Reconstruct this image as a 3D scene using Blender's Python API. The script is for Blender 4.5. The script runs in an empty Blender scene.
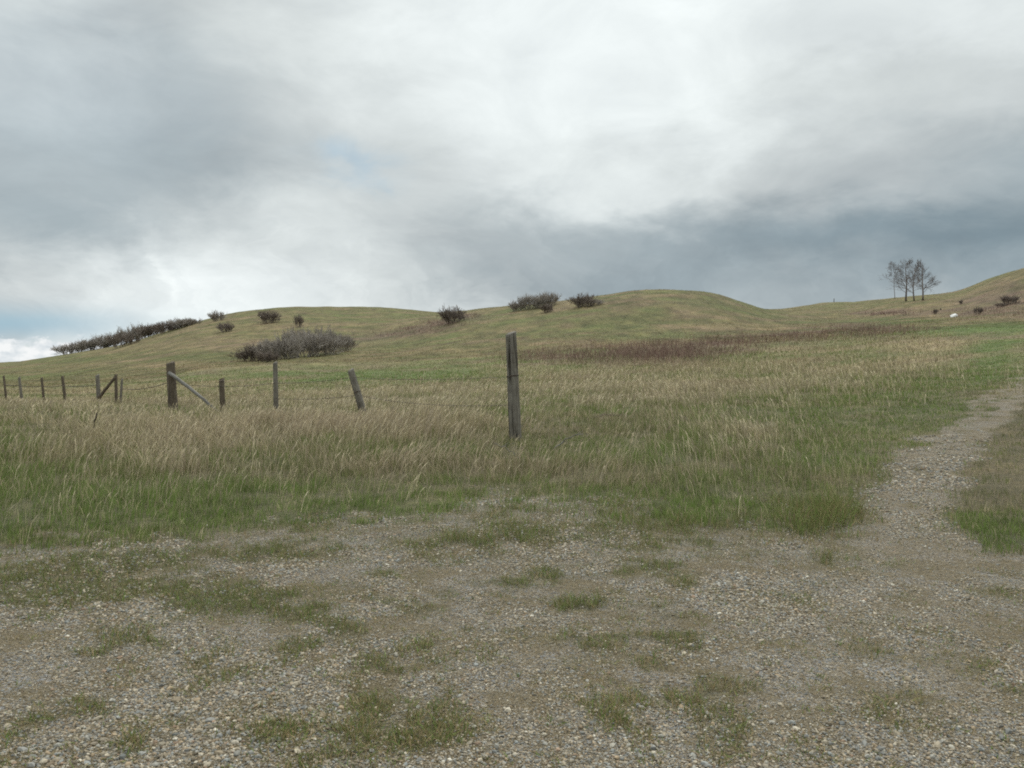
import bpy, math, random
import numpy as np

random.seed(7)
RNG = np.random.default_rng(11)
sc = bpy.context.scene
COL = sc.collection
EYE = 1.5
F = 800.0                      # focal length in picture widths/1024
PITCH = math.atan2(34.0, F)    # camera looks slightly down

# ------------------------------------------------------------------ helpers
def tag(o, label=None, cat=None, group=None, kind=None):
    if label: o['label'] = label
    if cat: o['category'] = cat
    if group: o['group'] = group
    if kind: o['kind'] = kind
    return o

def link(name, me, mat=None, parent=None):
    o = bpy.data.objects.new(name, me)
    COL.objects.link(o)
    if mat is not None and me is not None: me.materials.append(mat)
    if parent is not None: o.parent = parent
    return o

def empty(name, loc, rz=0.0):
    o = bpy.data.objects.new(name, None)
    o.empty_display_size = .2
    COL.objects.link(o); o.location = loc; o.rotation_euler = (0, 0, rz)
    return o

def tri_mesh(name, V, T, C=None, smooth=True):
    """fast mesh of triangles from arrays"""
    me = bpy.data.meshes.new(name)
    V = np.ascontiguousarray(V, np.float32); T = np.ascontiguousarray(T, np.int32)
    me.vertices.add(len(V)); me.vertices.foreach_set('co', V.ravel())
    me.loops.add(T.size); me.loops.foreach_set('vertex_index', T.ravel())
    n = T.shape[1]
    me.polygons.add(len(T)); me.polygons.foreach_set('loop_start', np.arange(0, T.size, n, dtype=np.int32))
    me.polygons.foreach_set('use_smooth', np.full(len(T), smooth))
    if C is not None:
        a = me.color_attributes.new('Col', 'FLOAT_COLOR', 'POINT')
        C4 = np.ones((len(V), 4), np.float32); C4[:, :3] = C
        a.data.foreach_set('color', C4.ravel())
    me.update(calc_edges=True)
    return me

def direction(u, v):
    """world direction of a bearing/declination read off the photo's grid"""
    cx = (np.asarray(u, float) - 512) / F; cy = (384 - np.asarray(v, float)) / F
    c, s = math.cos(PITCH), math.sin(PITCH)
    return cx, c + cy * s, cy * c - s
def plan(x, y, z):
    """bearing/declination (in photo units) of a world point seen from the viewpoint"""
    c, s = math.cos(PITCH), math.sin(PITCH)
    dz = z - EYE
    fwd = np.maximum(y * c - dz * s, .05)
    up = y * s + dz * c
    return 512 + F * x / fwd, 384 - F * up / fwd

# ------------------------------------------------------------------ noise
def _h(ix, iy, seed):
    n = (ix.astype(np.int64) * 374761393 + iy.astype(np.int64) * 668265263 + seed * 1442695041) & 0xffffffff
    n = ((n ^ (n >> 13)) * 1274126177) & 0xffffffff
    n = ((n ^ (n >> 16)) * 2246822519) & 0xffffffff
    return ((n ^ (n >> 15)) & 0xffffff) / float(0xffffff)
def vn(x, y, seed=0):
    x = np.asarray(x, float); y = np.asarray(y, float)
    ix = np.floor(x); iy = np.floor(y); fx = x - ix; fy = y - iy
    fx = fx * fx * fx * (fx * (fx * 6 - 15) + 10); fy = fy * fy * fy * (fy * (fy * 6 - 15) + 10)
    a = _h(ix, iy, seed); b = _h(ix + 1, iy, seed); c = _h(ix, iy + 1, seed); d = _h(ix + 1, iy + 1, seed)
    return (a * (1 - fx) + b * fx) * (1 - fy) + (c * (1 - fx) + d * fx) * fy
def fbm(x, y, seed=0, o=4):
    s = 0; a = 1; t = 0
    for k in range(o):
        s = s + a * vn(x * 2 ** k + 17.3 * k, y * 2 ** k - 9.1 * k, seed + k); t += a; a *= .5
    return s / t
def sst(a, b, x):
    t = np.clip((x - a) / (b - a), 0, 1); return t * t * (3 - 2 * t)

def pchip(xk, yk, x):
    """monotone cubic; yk may be (n, m)"""
    xk = np.asarray(xk, float); yk = np.asarray(yk, float)
    h = np.diff(xk); hh = h if yk.ndim == 1 else h[:, None]
    d = np.diff(yk, axis=0) / hh
    m = np.zeros_like(yk)
    w1 = 2 * h[1:] + h[:-1]; w2 = h[1:] + 2 * h[:-1]
    if yk.ndim > 1: w1 = w1[:, None]; w2 = w2[:, None]
    ok = d[:-1] * d[1:] > 0
    den = np.where(ok, w1 / np.where(ok, d[:-1], 1) + w2 / np.where(ok, d[1:], 1), 1)
    m[1:-1] = np.where(ok, (w1 + w2) / den, 0)
    m[0] = d[0]; m[-1] = d[-1]
    x = np.clip(x, xk[0], xk[-1])
    i = np.clip(np.searchsorted(xk, x, side='right') - 1, 0, len(xk) - 2)
    t = (x - xk[i]) / h[i]; hi = h[i]
    if yk.ndim > 1: t = t[:, None]; hi = hi[:, None]
    t2 = t * t; t3 = t2 * t
    return ((2 * t3 - 3 * t2 + 1) * yk[i] + (t3 - 2 * t2 + t) * hi * m[i]
            + (-2 * t3 + 3 * t2) * yk[i + 1] + (t3 - t2) * hi * m[i + 1])

# ------------------------------------------------------------------ terrain
PROF = {   # bearing : [(distance, declination)...], last one is the skyline
 -500: [(22,414),(50,402),(90,391),(160,382),(260,376),(420,372)],
 -150: [(22,413),(50,401),(90,389),(160,377),(260,370),(420,366)],
 0:    [(22,412),(50,400),(90,386),(160,373),(260,366),(380,362)],
 60:   [(22,412),(50,399),(90,383),(160,367),(230,359),(290,355)],
 120:  [(22,412),(50,397),(90,378),(140,362),(200,351),(250,345)],
 165:  [(22,412),(50,394),(90,374),(135,357),(180,343),(245,332)],
 200:  [(22,412),(50,392),(90,368),(130,353),(170,338),(210,326),(240,321)],
 256:  [(22,412),(50,390),(90,364),(130,348),(170,332),(210,316),(238,309.5)],
 300:  [(22,411),(50,388),(90,361),(130,345),(170,328),(210,312),(238,306)],
 370:  [(22,409),(50,385),(90,359),(130,342),(165,328),(205,314),(235,307)],
 440:  [(22,408),(50,383),(90,355),(125,335),(150,321),(170,318),(240,311)],
 475:  [(22,408),(50,382),(88,354),(120,331),(145,314),(165,310),(240,311)],
 500:  [(22,407),(50,381),(85,354),(110,336),(140,313),(162,307),(240,313)],
 560:  [(22,406),(50,379),(82,353),(110,330),(135,308),(152,300.5),(240,316)],
 600:  [(22,406),(50,378),(82,352),(110,327),(135,303),(154,294.5),(240,318)],
 650:  [(22,405),(50,376),(80,351),(110,325),(135,297),(154,286.5),(240,318)],
 700:  [(22,405),(50,375),(80,350),(110,325),(135,299),(153,289.5),(240,318)],
 740:  [(22,404),(50,374),(80,348),(110,327),(135,308),(152,300),(240,316)],
 776:  [(22,404),(50,373),(80,346),(110,329),(140,316),(165,310.5),(250,309.5)],
 840:  [(22,403),(50,370),(80,342),(110,328),(145,318),(190,308),(250,302)],
 900:  [(22,402),(50,367),(80,336),(110,322),(140,311),(175,301),(210,296.5)],
 950:  [(22,401),(48,366),(75,337),(100,322),(130,310),(165,296),(205,291.5)],
 990:  [(22,400),(45,367),(72,338),(95,322),(120,308),(150,290),(190,277)],
 1024: [(22,400),(42,368),(70,337),(92,322),(115,306),(145,282),(180,264.5)],
 1150: [(22,398),(40,366),(65,338),(85,320),(110,296),(140,262),(175,235)],
 1500: [(22,396),(40,362),(60,338),(80,315),(110,270),(150,210),(190,180)],
}
_az = []; _cols = []
LR = np.linspace(math.log(.3), math.log(3200), 900)
for u, pts in sorted(PROF.items()):
    dx, dy, dz = direction(u, 350)
    _az.append(math.atan2(dx, dy))
    xs = [math.log(r) for r in (.3, 1.2, 3, 5, 8, 12, 16)]
    ys = [-EYE / r for r in (.3, 1.2, 3, 5, 8, 12, 16)]
    for r, v in pts:
        a, b, c = direction(u, v); xs.append(math.log(r)); ys.append(float(c / math.hypot(a, b)))
    s_last = ys[-1]; r_last = pts[-1][0]
    end = min(s_last, -.012) - .018
    for k, t in ((1.5, .3), (2.5, .72), (4, 1.0)):
        xs.append(math.log(r_last * k)); ys.append(s_last * (1 - t) + end * t)
    xs.append(math.log(3300)); ys.append(end)
    _cols.append(pchip(xs, ys, LR))
AZG = np.linspace(_az[0], _az[-1], 900)
TAB = pchip(_az, np.array(_cols), AZG)          # (az, lr)
def height(x, y):
    x = np.asarray(x, float); y = np.asarray(y, float)
    r = np.hypot(x, y); az = np.arctan2(x, y)
    fa = np.clip((az - AZG[0]) / (AZG[1] - AZG[0]), 0, len(AZG) - 1.001)
    fr = np.clip((np.log(np.maximum(r, .31)) - LR[0]) / (LR[1] - LR[0]), 0, len(LR) - 1.001)
    ia = fa.astype(int); ir = fr.astype(int); ta = fa - ia; tr = fr - ir
    s = ((TAB[ia, ir] * (1 - tr) + TAB[ia, ir + 1] * tr) * (1 - ta) + (TAB[ia + 1, ir] * (1 - tr) + TAB[ia + 1, ir + 1] * tr) * ta)
    z = EYE + s * r
    z = np.where(r < 3, 0, z)
    z = z + (fbm(x / 2.3, y / 2.3, 31, 3) - .5) * .10 * sst(2, 9, r) + (fbm(x / 14, y / 14, 32, 4) - .5) * .6 * sst(30, 90, r) + (.5 - np.abs(fbm(x / 34, y / 50, 35, 4) - .5) * 2) * .8 * sst(80, 130, r) - .35 * sst(80, 130, r)
    return z

def ground_at(u, v):
    """the ground point first met along a sight line"""
    a, b, c = direction(u, v); n = math.hypot(a, b)
    rr = np.exp(np.linspace(math.log(2), math.log(450), 6000))
    x = rr * a / n; y = rr * b / n
    gap = (height(x, y) - EYE - rr * c / n) / rr
    hit = np.nonzero(gap >= 0)[0]
    i = hit[0] if len(hit) else int(np.argmax(np.where(rr > 60, gap, -9)))
    return float(x[i]), float(y[i])
def at_dist(u, r):
    a, b, c = direction(u, 360); n = math.hypot(a, b)
    return float(r * a / n), float(r * b / n)

# ------------------------------------------------------------------ ground plan: what grows where
def blobs(u, v, L):
    s = 0
    for bu, bv, su, sv, w in L:
        s = s + w * np.exp(-(((u - bu) / su) ** 2 + ((v - bv) / sv) ** 2))
    return s
EDGE_U = [-600, 0, 60, 130, 200, 250, 310, 400, 460, 520, 600, 680, 740, 800, 845, 868, 885, 900, 940, 985, 1024, 1100]
EDGE_V = [555, 546, 545, 538, 530, 520, 509, 512, 504, 504, 510, 514, 520, 522, 508, 490, 470, 452, 432, 404, 378, 350]
PATCH = [  # grass patches in the gravel
 (125,560,60,11,1.0),(95,598,42,13,.95),(190,603,45,13,.6),(265,558,40,8,1.0),(240,592,42,9,.9),(275,610,45,14,.85),(380,552,60,12,.6),
 (480,540,52,15,1.15),(550,532,40,14,.8),(620,535,60,17,.95),(560,576,48,9,1.0),(573,604,30,8,1.25),(640,562,30,10,.8),
 (735,552,34,7,1.0),(700,515,46,15,1.2),(815,520,50,16,1.5),(775,512,44,20,1.0),(660,640,42,13,.75),(228,672,32,7,.9),
 (250,700,40,10,.5),(395,680,60,18,.32),(420,650,60,9,.6),(545,636,42,7,.7),(133,742,14,7,.9),(42,722,14,7,.8),(90,650,16,7,.6),(300,655,40,8,.5),
 (480,655,26,10,.7),(740,748,36,14,.65),(800,600,20,7,.7),(870,655,16,6,.6),(975,527,60,12,1.5),(868,473,24,7,1.3),(600,700,30,14,.45),
 (850,560,50,10,.6),(1000,590,30,14,.6),(290,735,40,16,.5),(910,690,20,8,.55),(700,590,40,8,.5),(150,640,60,10,.35),
 (30,600,36,10,.35),(320,525,60,10,.6),(60,570,50,8,.4),(435,735,40,12,.5),(340,590,40,8,.4)]
def zones(x, y, z):
    u, v = plan(x, y, z)
    r = np.hypot(x, y)
    n1 = fbm(x * 1.1, y * 1.1, 3, 4) - .5
    n2 = fbm(x * 4.5, y * 4.5, 8, 3) - .5
    jag = (n1 * 30 + n2 * 22)
    ev = np.interp(u, EDGE_U, EDGE_V)
    grav = sst(-8, 12, v - ev + jag * 1.7)
    # grass strip along the right-hand side of the track
    rb = np.interp(v, [340, 395, 430, 470, 515, 530, 545], [1100, 1026, 990, 964, 938, 930, 975])
    right = sst(-9, 10, u - rb + n1 * 40 + n2 * 30) * sst(556, 540, v + jag * .5)
    grav = grav * (1 - right)
    grav = np.where(r < 2.5, 1, grav)
    n3 = fbm(x * 2.2, y * 2.2, 13, 4) - .5
    patch = blobs(u, v, PATCH) * (0.85 + 2.4 * n2 + 1.2 * n1) + np.clip(n1 * .8 + n3 * 1.3 + n2 * 1.1 - .09 + .05 * blobs(u, v, [(80,700,240,100,1),(420,690,170,70,.6),(200,570,200,40,.4)]) * 2.4, 0, 1) * 1.6
    patch = np.clip(patch * 1.25, 0, 1.3)
    tv = np.array([350, 372, 400, 430, 470, 515, 560, 620, 700, 800]); 
    w1 = np.interp(v, tv, [1075, 1040, 985, 950, 918, 896, 880, 850, 800, 720]); w2 = np.interp(v, tv, [1090, 1062, 1016, 984, 950, 932, 935, 940, 950, 960])
    wd = np.clip((v - 345) * .15, 3, 34)
    wear = (1 + 1.6 * n2) * np.maximum(np.exp(-((u - w1 + n1 * 50) / wd) ** 2), np.exp(-((u - w2 + n1 * 50) / wd) ** 2)) * np.where(v < 560, 1, .55)
    grav = np.maximum(grav, wear * (v < 560) * (v > 352) * sst(.15, .5, wear) * .95)
    patch = patch * (1 - .75 * wear)
    # dry / green / brown in the meadow and on the hills
    st = fbm(x / 9, y / 3.2, 21, 4) - .5            # streaks lying across
    st2 = fbm(x / 38, y / 12, 24, 4) - .5
    d = .46 + blobs(u, v, [
        (40,503,110,26,-.75),(250,500,150,14,-.22),(480,500,200,10,-.40),(720,505,110,22,-.50),(20,440,60,9,-.25),
        (120,445,210,26,.30),(380,420,160,24,.34),(250,480,200,12,.15),(620,450,120,26,-.32),(540,400,120,12,-.15),(700,455,30,18,.25),(800,425,70,24,-.2),(400,400,200,6,-.15),(200,425,180,14,.15),
        (300,388,260,8,.28),(370,375,90,6,-.55),(130,376,160,5,-.35),(60,392,120,8,.25),(170,365,120,4,.35),(480,366,150,7,.10),(40,360,110,6,-.4),(180,355,60,5,-.35),
        (200,347,60,4,.4),(110,352,60,3,.25),(330,352,100,5,.25),(430,345,90,8,-.2),(560,376,110,8,.4),(600,400,90,14,.0),
        (680,337,110,6,-.35),(640,330,60,10,-.1),(560,345,70,4,.1),(650,293,80,5,.1),(800,345,160,8,.45),(830,368,140,9,.45),(930,350,40,12,.40),
        (720,390,60,10,.25),(830,415,90,20,-.15),(925,405,50,28,-.50),(1000,345,26,22,-.5),(960,336,40,4,-.4),(980,328,90,3.5,-.6),(900,321,50,2.5,-.4),(985,370,22,20,-.4),
        (850,450,60,14,-.4),(760,440,50,14,.2),(750,330,70,5,.35),(850,315,60,5,.2),(890,303,60,4,-.15),(980,312,50,6,.3),(1000,293,40,8,-.1),(320,312,110,6,-.15),(400,325,60,5,-.1)])
    st3 = fbm(x / 4.2, y / 3.4, 27, 4) - .5
    st4 = fbm(x / 1.1, y / .9, 28, 3) - .5
    d = np.clip(.5 + (d - .5) * .8 + st * .8 + st2 * .6 + st3 * 1.0 * sst(20, 60, r) + st4 * .9 * sst(50, 25, r), 0, 1)
    b = blobs(u, v, [(655,354,56,8,1.3),(560,357,40,6,.6),(720,346,50,7,.6),(800,335,80,6,.45),(870,330,50,4,.5),
        (362,339,22,3,1.0),(392,335,20,3.2,1.2),(420,330,20,3.6,1.3),(446,324,18,3.6,1.3),(470,317,16,3,1.1),(550,440,80,12,.55),(620,425,60,12,.4),(890,313,34,2.6,1.0),(990,312,50,6,.9),(1010,296,34,8,.8),(1015,284,20,5,.6),(975,300,30,5,.35),(700,302,60,5,.25),(600,318,70,4,.2),(250,345,60,4,.25),(1000,304,30,6,.4),
        (430,440,60,12,.35),(860,325,30,3,.5),(640,300,60,6,.2),(790,318,50,4,.25)])
    b = np.clip(b * (1 + st * 1.1 + st3 * 1.2) + np.clip(st3 * 1.6 + st * .9 - .12, 0, .45), 0, 1)
    # height of the growth
    tall = .125 + .62 * blobs(u, v, [(200,455,330,30,.17),(430,432,130,26,.2),(700,440,90,30,.16),(800,370,200,26,.22),(640,355,110,9,.35),(850,335,90,7,.28),
        (300,388,400,14,.02),(560,380,120,14,.2)])
    tall = tall * (1 - .55 * sst(60, 140, r)) * (1 - .55 * blobs(u, v, [(570,442,90,18,1)]))
    fringe = np.exp(-np.clip(ev - v - 4, 0, 999) / 20.)           # low fresh grass next to the gravel
    low = sst(0, 50, u - 880) * sst(120, 40, np.abs(u - 940 - (430 - v) * .9) + np.clip(v - 440, 0, 99) * .0)
    tall = tall * (1 - .25 * np.clip(fringe, 0, 1))
    tall = tall * (1 - .6 * blobs(u, v, [(1000,345,30,24,1),(985,328,90,5,1),(960,400,40,30,.8),(900,440,45,18,.8)]))
    tall = tall * (.6 + .9 * fbm(x / 1.7, y / 1.7, 29, 3))
    tall = np.where(right > .4, .06, tall)
    d = np.where(right > .4, .42 - .35 * sst(505, 520, v) + n1 * .6, d)
    b = np.where(right > .4, .55 * sst(520, 500, v), b)
    return dict(wear=wear, u=u, v=v, r=r, grav=grav, patch=patch, d=np.clip(d, 0, 1), b=b, tall=tall, right=right, n1=n1, n2=n2, fringe=fringe)

GREEN = np.array([.155, .205, .068]); FRESH = np.array([.175, .250, .072]); OLIVE = np.array([.235, .222, .105])
TAN = np.array([.51, .44, .29]); BROWN = np.array([.225, .172, .128]); THATCH = np.array([.29, .24, .15])
def lerp(a, b, t): return a + (b - a) * t[..., None]
def meadow_colour(Z):
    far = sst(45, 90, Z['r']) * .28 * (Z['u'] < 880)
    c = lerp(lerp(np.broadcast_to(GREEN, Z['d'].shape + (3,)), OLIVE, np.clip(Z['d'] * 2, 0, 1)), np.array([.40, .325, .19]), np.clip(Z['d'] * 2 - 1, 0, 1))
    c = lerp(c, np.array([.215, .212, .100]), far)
    return lerp(c, BROWN, np.clip(Z['b'], 0, 1) * .85)

# ------------------------------------------------------------------ node helpers / materials
def new_mat(name, rough=.85):
    m = bpy.data.materials.new(name); m.use_nodes = True
    nt = m.node_tree; p = nt.nodes['Principled BSDF']
    p.inputs['Roughness'].default_value = rough; p.inputs['Specular IOR Level'].default_value = .25
    return m, nt, p
def N(nt, t, **k):
    n = nt.nodes.new(t)
    for a, b in k.items():
        if isinstance(b, (str, bool, int)) and hasattr(n, a): setattr(n, a, b)
        else: n.inputs[a].default_value = b
    return n
def math_n(nt, op, a, b=None, c=None, clamp=False):
    n = nt.nodes.new('ShaderNodeMath'); n.operation = op; n.use_clamp = clamp
    for i, q in enumerate((a, b, c)):
        if q is None: continue
        if isinstance(q, (int, float)): n.inputs[i].default_value = q
        else: nt.links.new(q, n.inputs[i])
    return n.outputs[0]
def mix(nt, f, a, b, mode='MIX'):
    n = nt.nodes.new('ShaderNodeMix'); n.data_type = 'RGBA'; n.blend_type = mode; n.clamp_result = False
    for s, q in ((n.inputs[0], f), (n.inputs[6], a), (n.inputs[7], b)):
        if isinstance(q, (int, float)): s.default_value = q
        elif isinstance(q, tuple): s.default_value = q if len(q) == 4 else q + (1,)
        else: nt.links.new(q, s)
    return n.outputs[2]
def ramp(nt, f, stops, interp='LINEAR'):
    n = nt.nodes.new('ShaderNodeValToRGB'); e = n.color_ramp.elements
    n.color_ramp.interpolation = interp
    while len(e) > 1: e.remove(e[-1])
    e[0].position = stops[0][0]; e[0].color = tuple(stops[0][1]) + (1,)
    for p, c in stops[1:]:
        q = e.new(p); q.color = tuple(c) + (1,)
    if f is not None: nt.links.new(f, n.inputs[0])
    return n.outputs[0]
def noise(nt, vec, scale, detail=4, rough=.55, dist=0):
    n = nt.nodes.new('ShaderNodeTexNoise'); n.inputs['Scale'].default_value = scale
    n.inputs['Detail'].default_value = detail; n.inputs['Roughness'].default_value = rough; n.inputs['Distortion'].default_value = dist
    if vec is not None: nt.links.new(vec, n.inputs['Vector'])
    return n.outputs['Fac']

def ground_material():
    m, nt, p = new_mat('ground_soil_and_turf', .95)
    L = nt.links.new
    at = N(nt, 'ShaderNodeAttribute', attribute_name='Col')
    gv = N(nt, 'ShaderNodeAttribute', attribute_name='Grav')
    geo = nt.nodes.new('ShaderNodeNewGeometry'); P = geo.outputs['Position']
    # turf: mottled thatch
    n1 = noise(nt, P, 1.7, 6, .65); n2 = noise(nt, P, 14, 5, .7); n3 = noise(nt, P, .22, 5, .6)
    turf = mix(nt, .7, at.outputs['Color'], ramp(nt, n2, [(.25, (.35, .33, .3)), (.5, (1, 1, 1)), (.75, (1.75, 1.65, 1.45))]), 'MULTIPLY')
    turf = mix(nt, .8, turf, ramp(nt, n1, [(.3, (.62, .68, .6)), (.5, (1, 1, 1)), (.7, (1.4, 1.32, 1.25))]), 'MULTIPLY')
    turf = mix(nt, .7, turf, ramp(nt, n3, [(.3, (.75, .8, .72)), (.5, (1, 1, 1)), (.7, (1.25, 1.2, 1.15))]), 'MULTIPLY')
    # gravel: two sizes of pebbles bedded in sandy dirt
    wob = nt.nodes.new('ShaderNodeVectorMath'); wob.operation = 'ADD'
    nz = nt.nodes.new('ShaderNodeTexNoise'); nz.inputs['Scale'].default_value = 40; L(P, nz.inputs['Vector'])
    sc_ = nt.nodes.new('ShaderNodeVectorMath'); sc_.operation = 'SCALE'; sc_.inputs['Scale'].default_value = .012
    L(nz.outputs['Color'], sc_.inputs[0]); L(P, wob.inputs[0]); L(sc_.outputs[0], wob.inputs[1])
    cols = [(0, (.10, .085, .06)), (.12, (.2, .165, .12)), (.3, (.30, .26, .2)), (.45, (.23, .24, .24)), (.6, (.36, .32, .26)), (.75, (.27, .28, .29)), (.88, (.45, .42, .37)), (1, (.62, .6, .56))]
    def peb(scale):
        a = nt.nodes.new('ShaderNodeTexVoronoi'); a.inputs['Scale'].default_value = scale; L(wob.outputs[0], a.inputs['Vector'])
        sep = nt.nodes.new('ShaderNodeSeparateColor'); L(a.outputs['Color'], sep.inputs[0])
        return ramp(nt, sep.outputs[0], cols, 'CONSTANT'), a.outputs['Distance'], sep.outputs[1]
    c1, d1, r1 = peb(52); c2, d2, r2 = peb(115)
    dirt = ramp(nt, noise(nt, P, 55, 5, .7), [(.3, (.13, .105, .065)), (.7, (.40, .33, .215))])
    f2 = math_n(nt, 'GREATER_THAN', r2, .35)
    g = mix(nt, f2, dirt, c2)
    big = math_n(nt, 'MULTIPLY', math_n(nt, 'GREATER_THAN', r1, .55), math_n(nt, 'LESS_THAN', d1, .48))
    g = mix(nt, big, g, c1)
    g = mix(nt, .75, g, ramp(nt, noise(nt, P, .9, 5, .6), [(.3, (.74, .68, .58)), (.5, (.95, .93, .9)), (.7, (1.12, 1.14, 1.18))]), 'MULTIPLY')
    g = mix(nt, ramp(nt, noise(nt, P, 2.3, 5, .65), [(.46, (0, 0, 0)), (.56, (.75, .75, .75))]), g, (.195, .155, .085))
    we = N(nt, 'ShaderNodeAttribute', attribute_name='Wear')
    g = mix(nt, math_n(nt, 'MULTIPLY', we.outputs['Fac'], .25, clamp=True), g, ramp(nt, noise(nt, P, 30, 6, .7), [(.3, (.20, .165, .12)), (.7, (.44, .375, .28))]))
    base = mix(nt, gv.outputs['Fac'], turf, g)
    L(base, p.inputs['Base Color'])
    hgt = math_n(nt, 'ADD', math_n(nt, 'MULTIPLY', d1, -.5), math_n(nt, 'MULTIPLY', d2, -.3))
    bp = nt.nodes.new('ShaderNodeBump'); bp.inputs['Strength'].default_value = .8; bp.inputs['Distance'].default_value = .02
    L(hgt, bp.inputs['Height'])
    bp2 = nt.nodes.new('ShaderNodeBump'); bp2.inputs['Strength'].default_value = .9; bp2.inputs['Distance'].default_value = .12
    L(n2, bp2.inputs['Height']); L(bp.outputs[0], bp2.inputs['Normal'])
    L(bp2.outputs[0], p.inputs['Normal'])
    return m

def blade_material(name, trans=.28):
    m = bpy.data.materials.new(name); m.use_nodes = True; nt = m.node_tree; nt.nodes.clear(); L = nt.links.new
    at = N(nt, 'ShaderNodeAttribute', attribute_name='Col')
    geo = nt.nodes.new('ShaderNodeNewGeometry')
    c = mix(nt, .5, at.outputs['Color'], ramp(nt, noise(nt, geo.outputs['Position'], 30, 2), [(.3, (.75, .75, .75)), (.7, (1.3, 1.27, 1.2))]), 'MULTIPLY')
    d = nt.nodes.new('ShaderNodeBsdfDiffuse'); t = nt.nodes.new('ShaderNodeBsdfTranslucent')
    L(c, d.inputs[0]); L(c, t.inputs[0])
    mx = nt.nodes.new('ShaderNodeMixShader'); mx.inputs[0].default_value = trans
    L(d.outputs[0], mx.inputs[1]); L(t.outputs[0], mx.inputs[2])
    o = nt.nodes.new('ShaderNodeOutputMaterial'); L(mx.outputs[0], o.inputs[0])
    return m

def attr_material(name, rough=.8, scale=60):
    m, nt, p = new_mat(name, rough)
    at = N(nt, 'ShaderNodeAttribute', attribute_name='Col')
    geo = nt.nodes.new('ShaderNodeNewGeometry')
    c = mix(nt, .7, at.outputs['Color'], ramp(nt, noise(nt, geo.outputs['Position'], scale, 5, .7), [(.3, (.65, .65, .65)), (.5, (1, 1, 1)), (.7, (1.3, 1.28, 1.25))]), 'MULTIPLY')
    nt.links.new(c, p.inputs['Base Color'])
    return m

def wood_material(name, base=(.17, .15, .125), dark=(.045, .04, .034), light=(.30, .28, .25), scale=1.0):
    m, nt, p = new_mat(name, .9); L = nt.links.new
    tc = nt.nodes.new('ShaderNodeTexCoord')
    mp = nt.nodes.new('ShaderNodeMapping'); mp.inputs['Scale'].default_value = (1, 1, .055)
    L(tc.outputs['Object'], mp.inputs['Vector'])
    g = noise(nt, mp.outputs[0], 60 * scale, 8, .72); g2 = noise(nt, mp.outputs[0], 16 * scale, 5, .6, .6)
    blotch = noise(nt, tc.outputs['Object'], 5, 5, .65)
    c = ramp(nt, g, [(.30, dark), (.46, base), (.72, light)])
    c = mix(nt, ramp(nt, g2, [(.36, (1, 1, 1)), (.44, (0, 0, 0))]), c, dark)
    c = mix(nt, .8, c, ramp(nt, blotch, [(.3, (.6, .57, .52)), (.5, (1, 1, 1)), (.72, (1.3, 1.33, 1.28))]), 'MULTIPLY')
    L(c, p.inputs['Base Color'])
    bp = nt.nodes.new('ShaderNodeBump'); bp.inputs['Strength'].default_value = .9; bp.inputs['Distance'].default_value = .012
    L(math_n(nt, 'ADD', g, g2), bp.inputs['Height']); L(bp.outputs[0], p.inputs['Normal'])
    return m

def bark_material(name, a, b):
    m, nt, p = new_mat(name, .95)
    geo = nt.nodes.new('ShaderNodeNewGeometry')
    nt.links.new(ramp(nt, noise(nt, geo.outputs['Position'], 1.6, 5, .7), [(.35, a), (.65, b)]), p.inputs['Base Color'])
    return m

M_GROUND = ground_material()
M_GRASS = blade_material('grass_blade'); M_STRAW = blade_material('dry_straw', .2)
M_STONE = attr_material('pebble_stone', .8, 90)
M_POST = wood_material('weathered_grey_wood', (.175, .158, .132), (.04, .035, .028), (.30, .28, .245))
M_POST_BROWN = wood_material('weathered_brown_wood', (.12, .095, .07), (.03, .025, .02), (.20, .17, .135))
M_POLE = wood_material('silvered_pole_wood', (.21, .20, .18), (.08, .07, .06), (.33, .32, .30))
M_WIRE, _nt, _p = new_mat('rusty_wire', .7); _p.inputs['Metallic'].default_value = .4
_g = _nt.nodes.new('ShaderNodeNewGeometry')
_nt.links.new(ramp(_nt, noise(_nt, _g.outputs['Position'], 9, 3), [(.4, (.09, .055, .04)), (.6, (.2, .18, .16))]), _p.inputs['Base Color'])
M_TWIG = bark_material('shrub_twig_bark', (.25, .22, .19), (.43, .39, .345))
M_TWIG_D = bark_material('dark_shrub_bark', (.16, .13, .112), (.28, .235, .20))
M_BARK = bark_material('tree_bark', (.12, .098, .09), (.24, .205, .19))
M_BRUSH = blade_material('dead_forb_stem', .1)
M_ROCK = attr_material('pale_rock', .85, 8)

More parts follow.
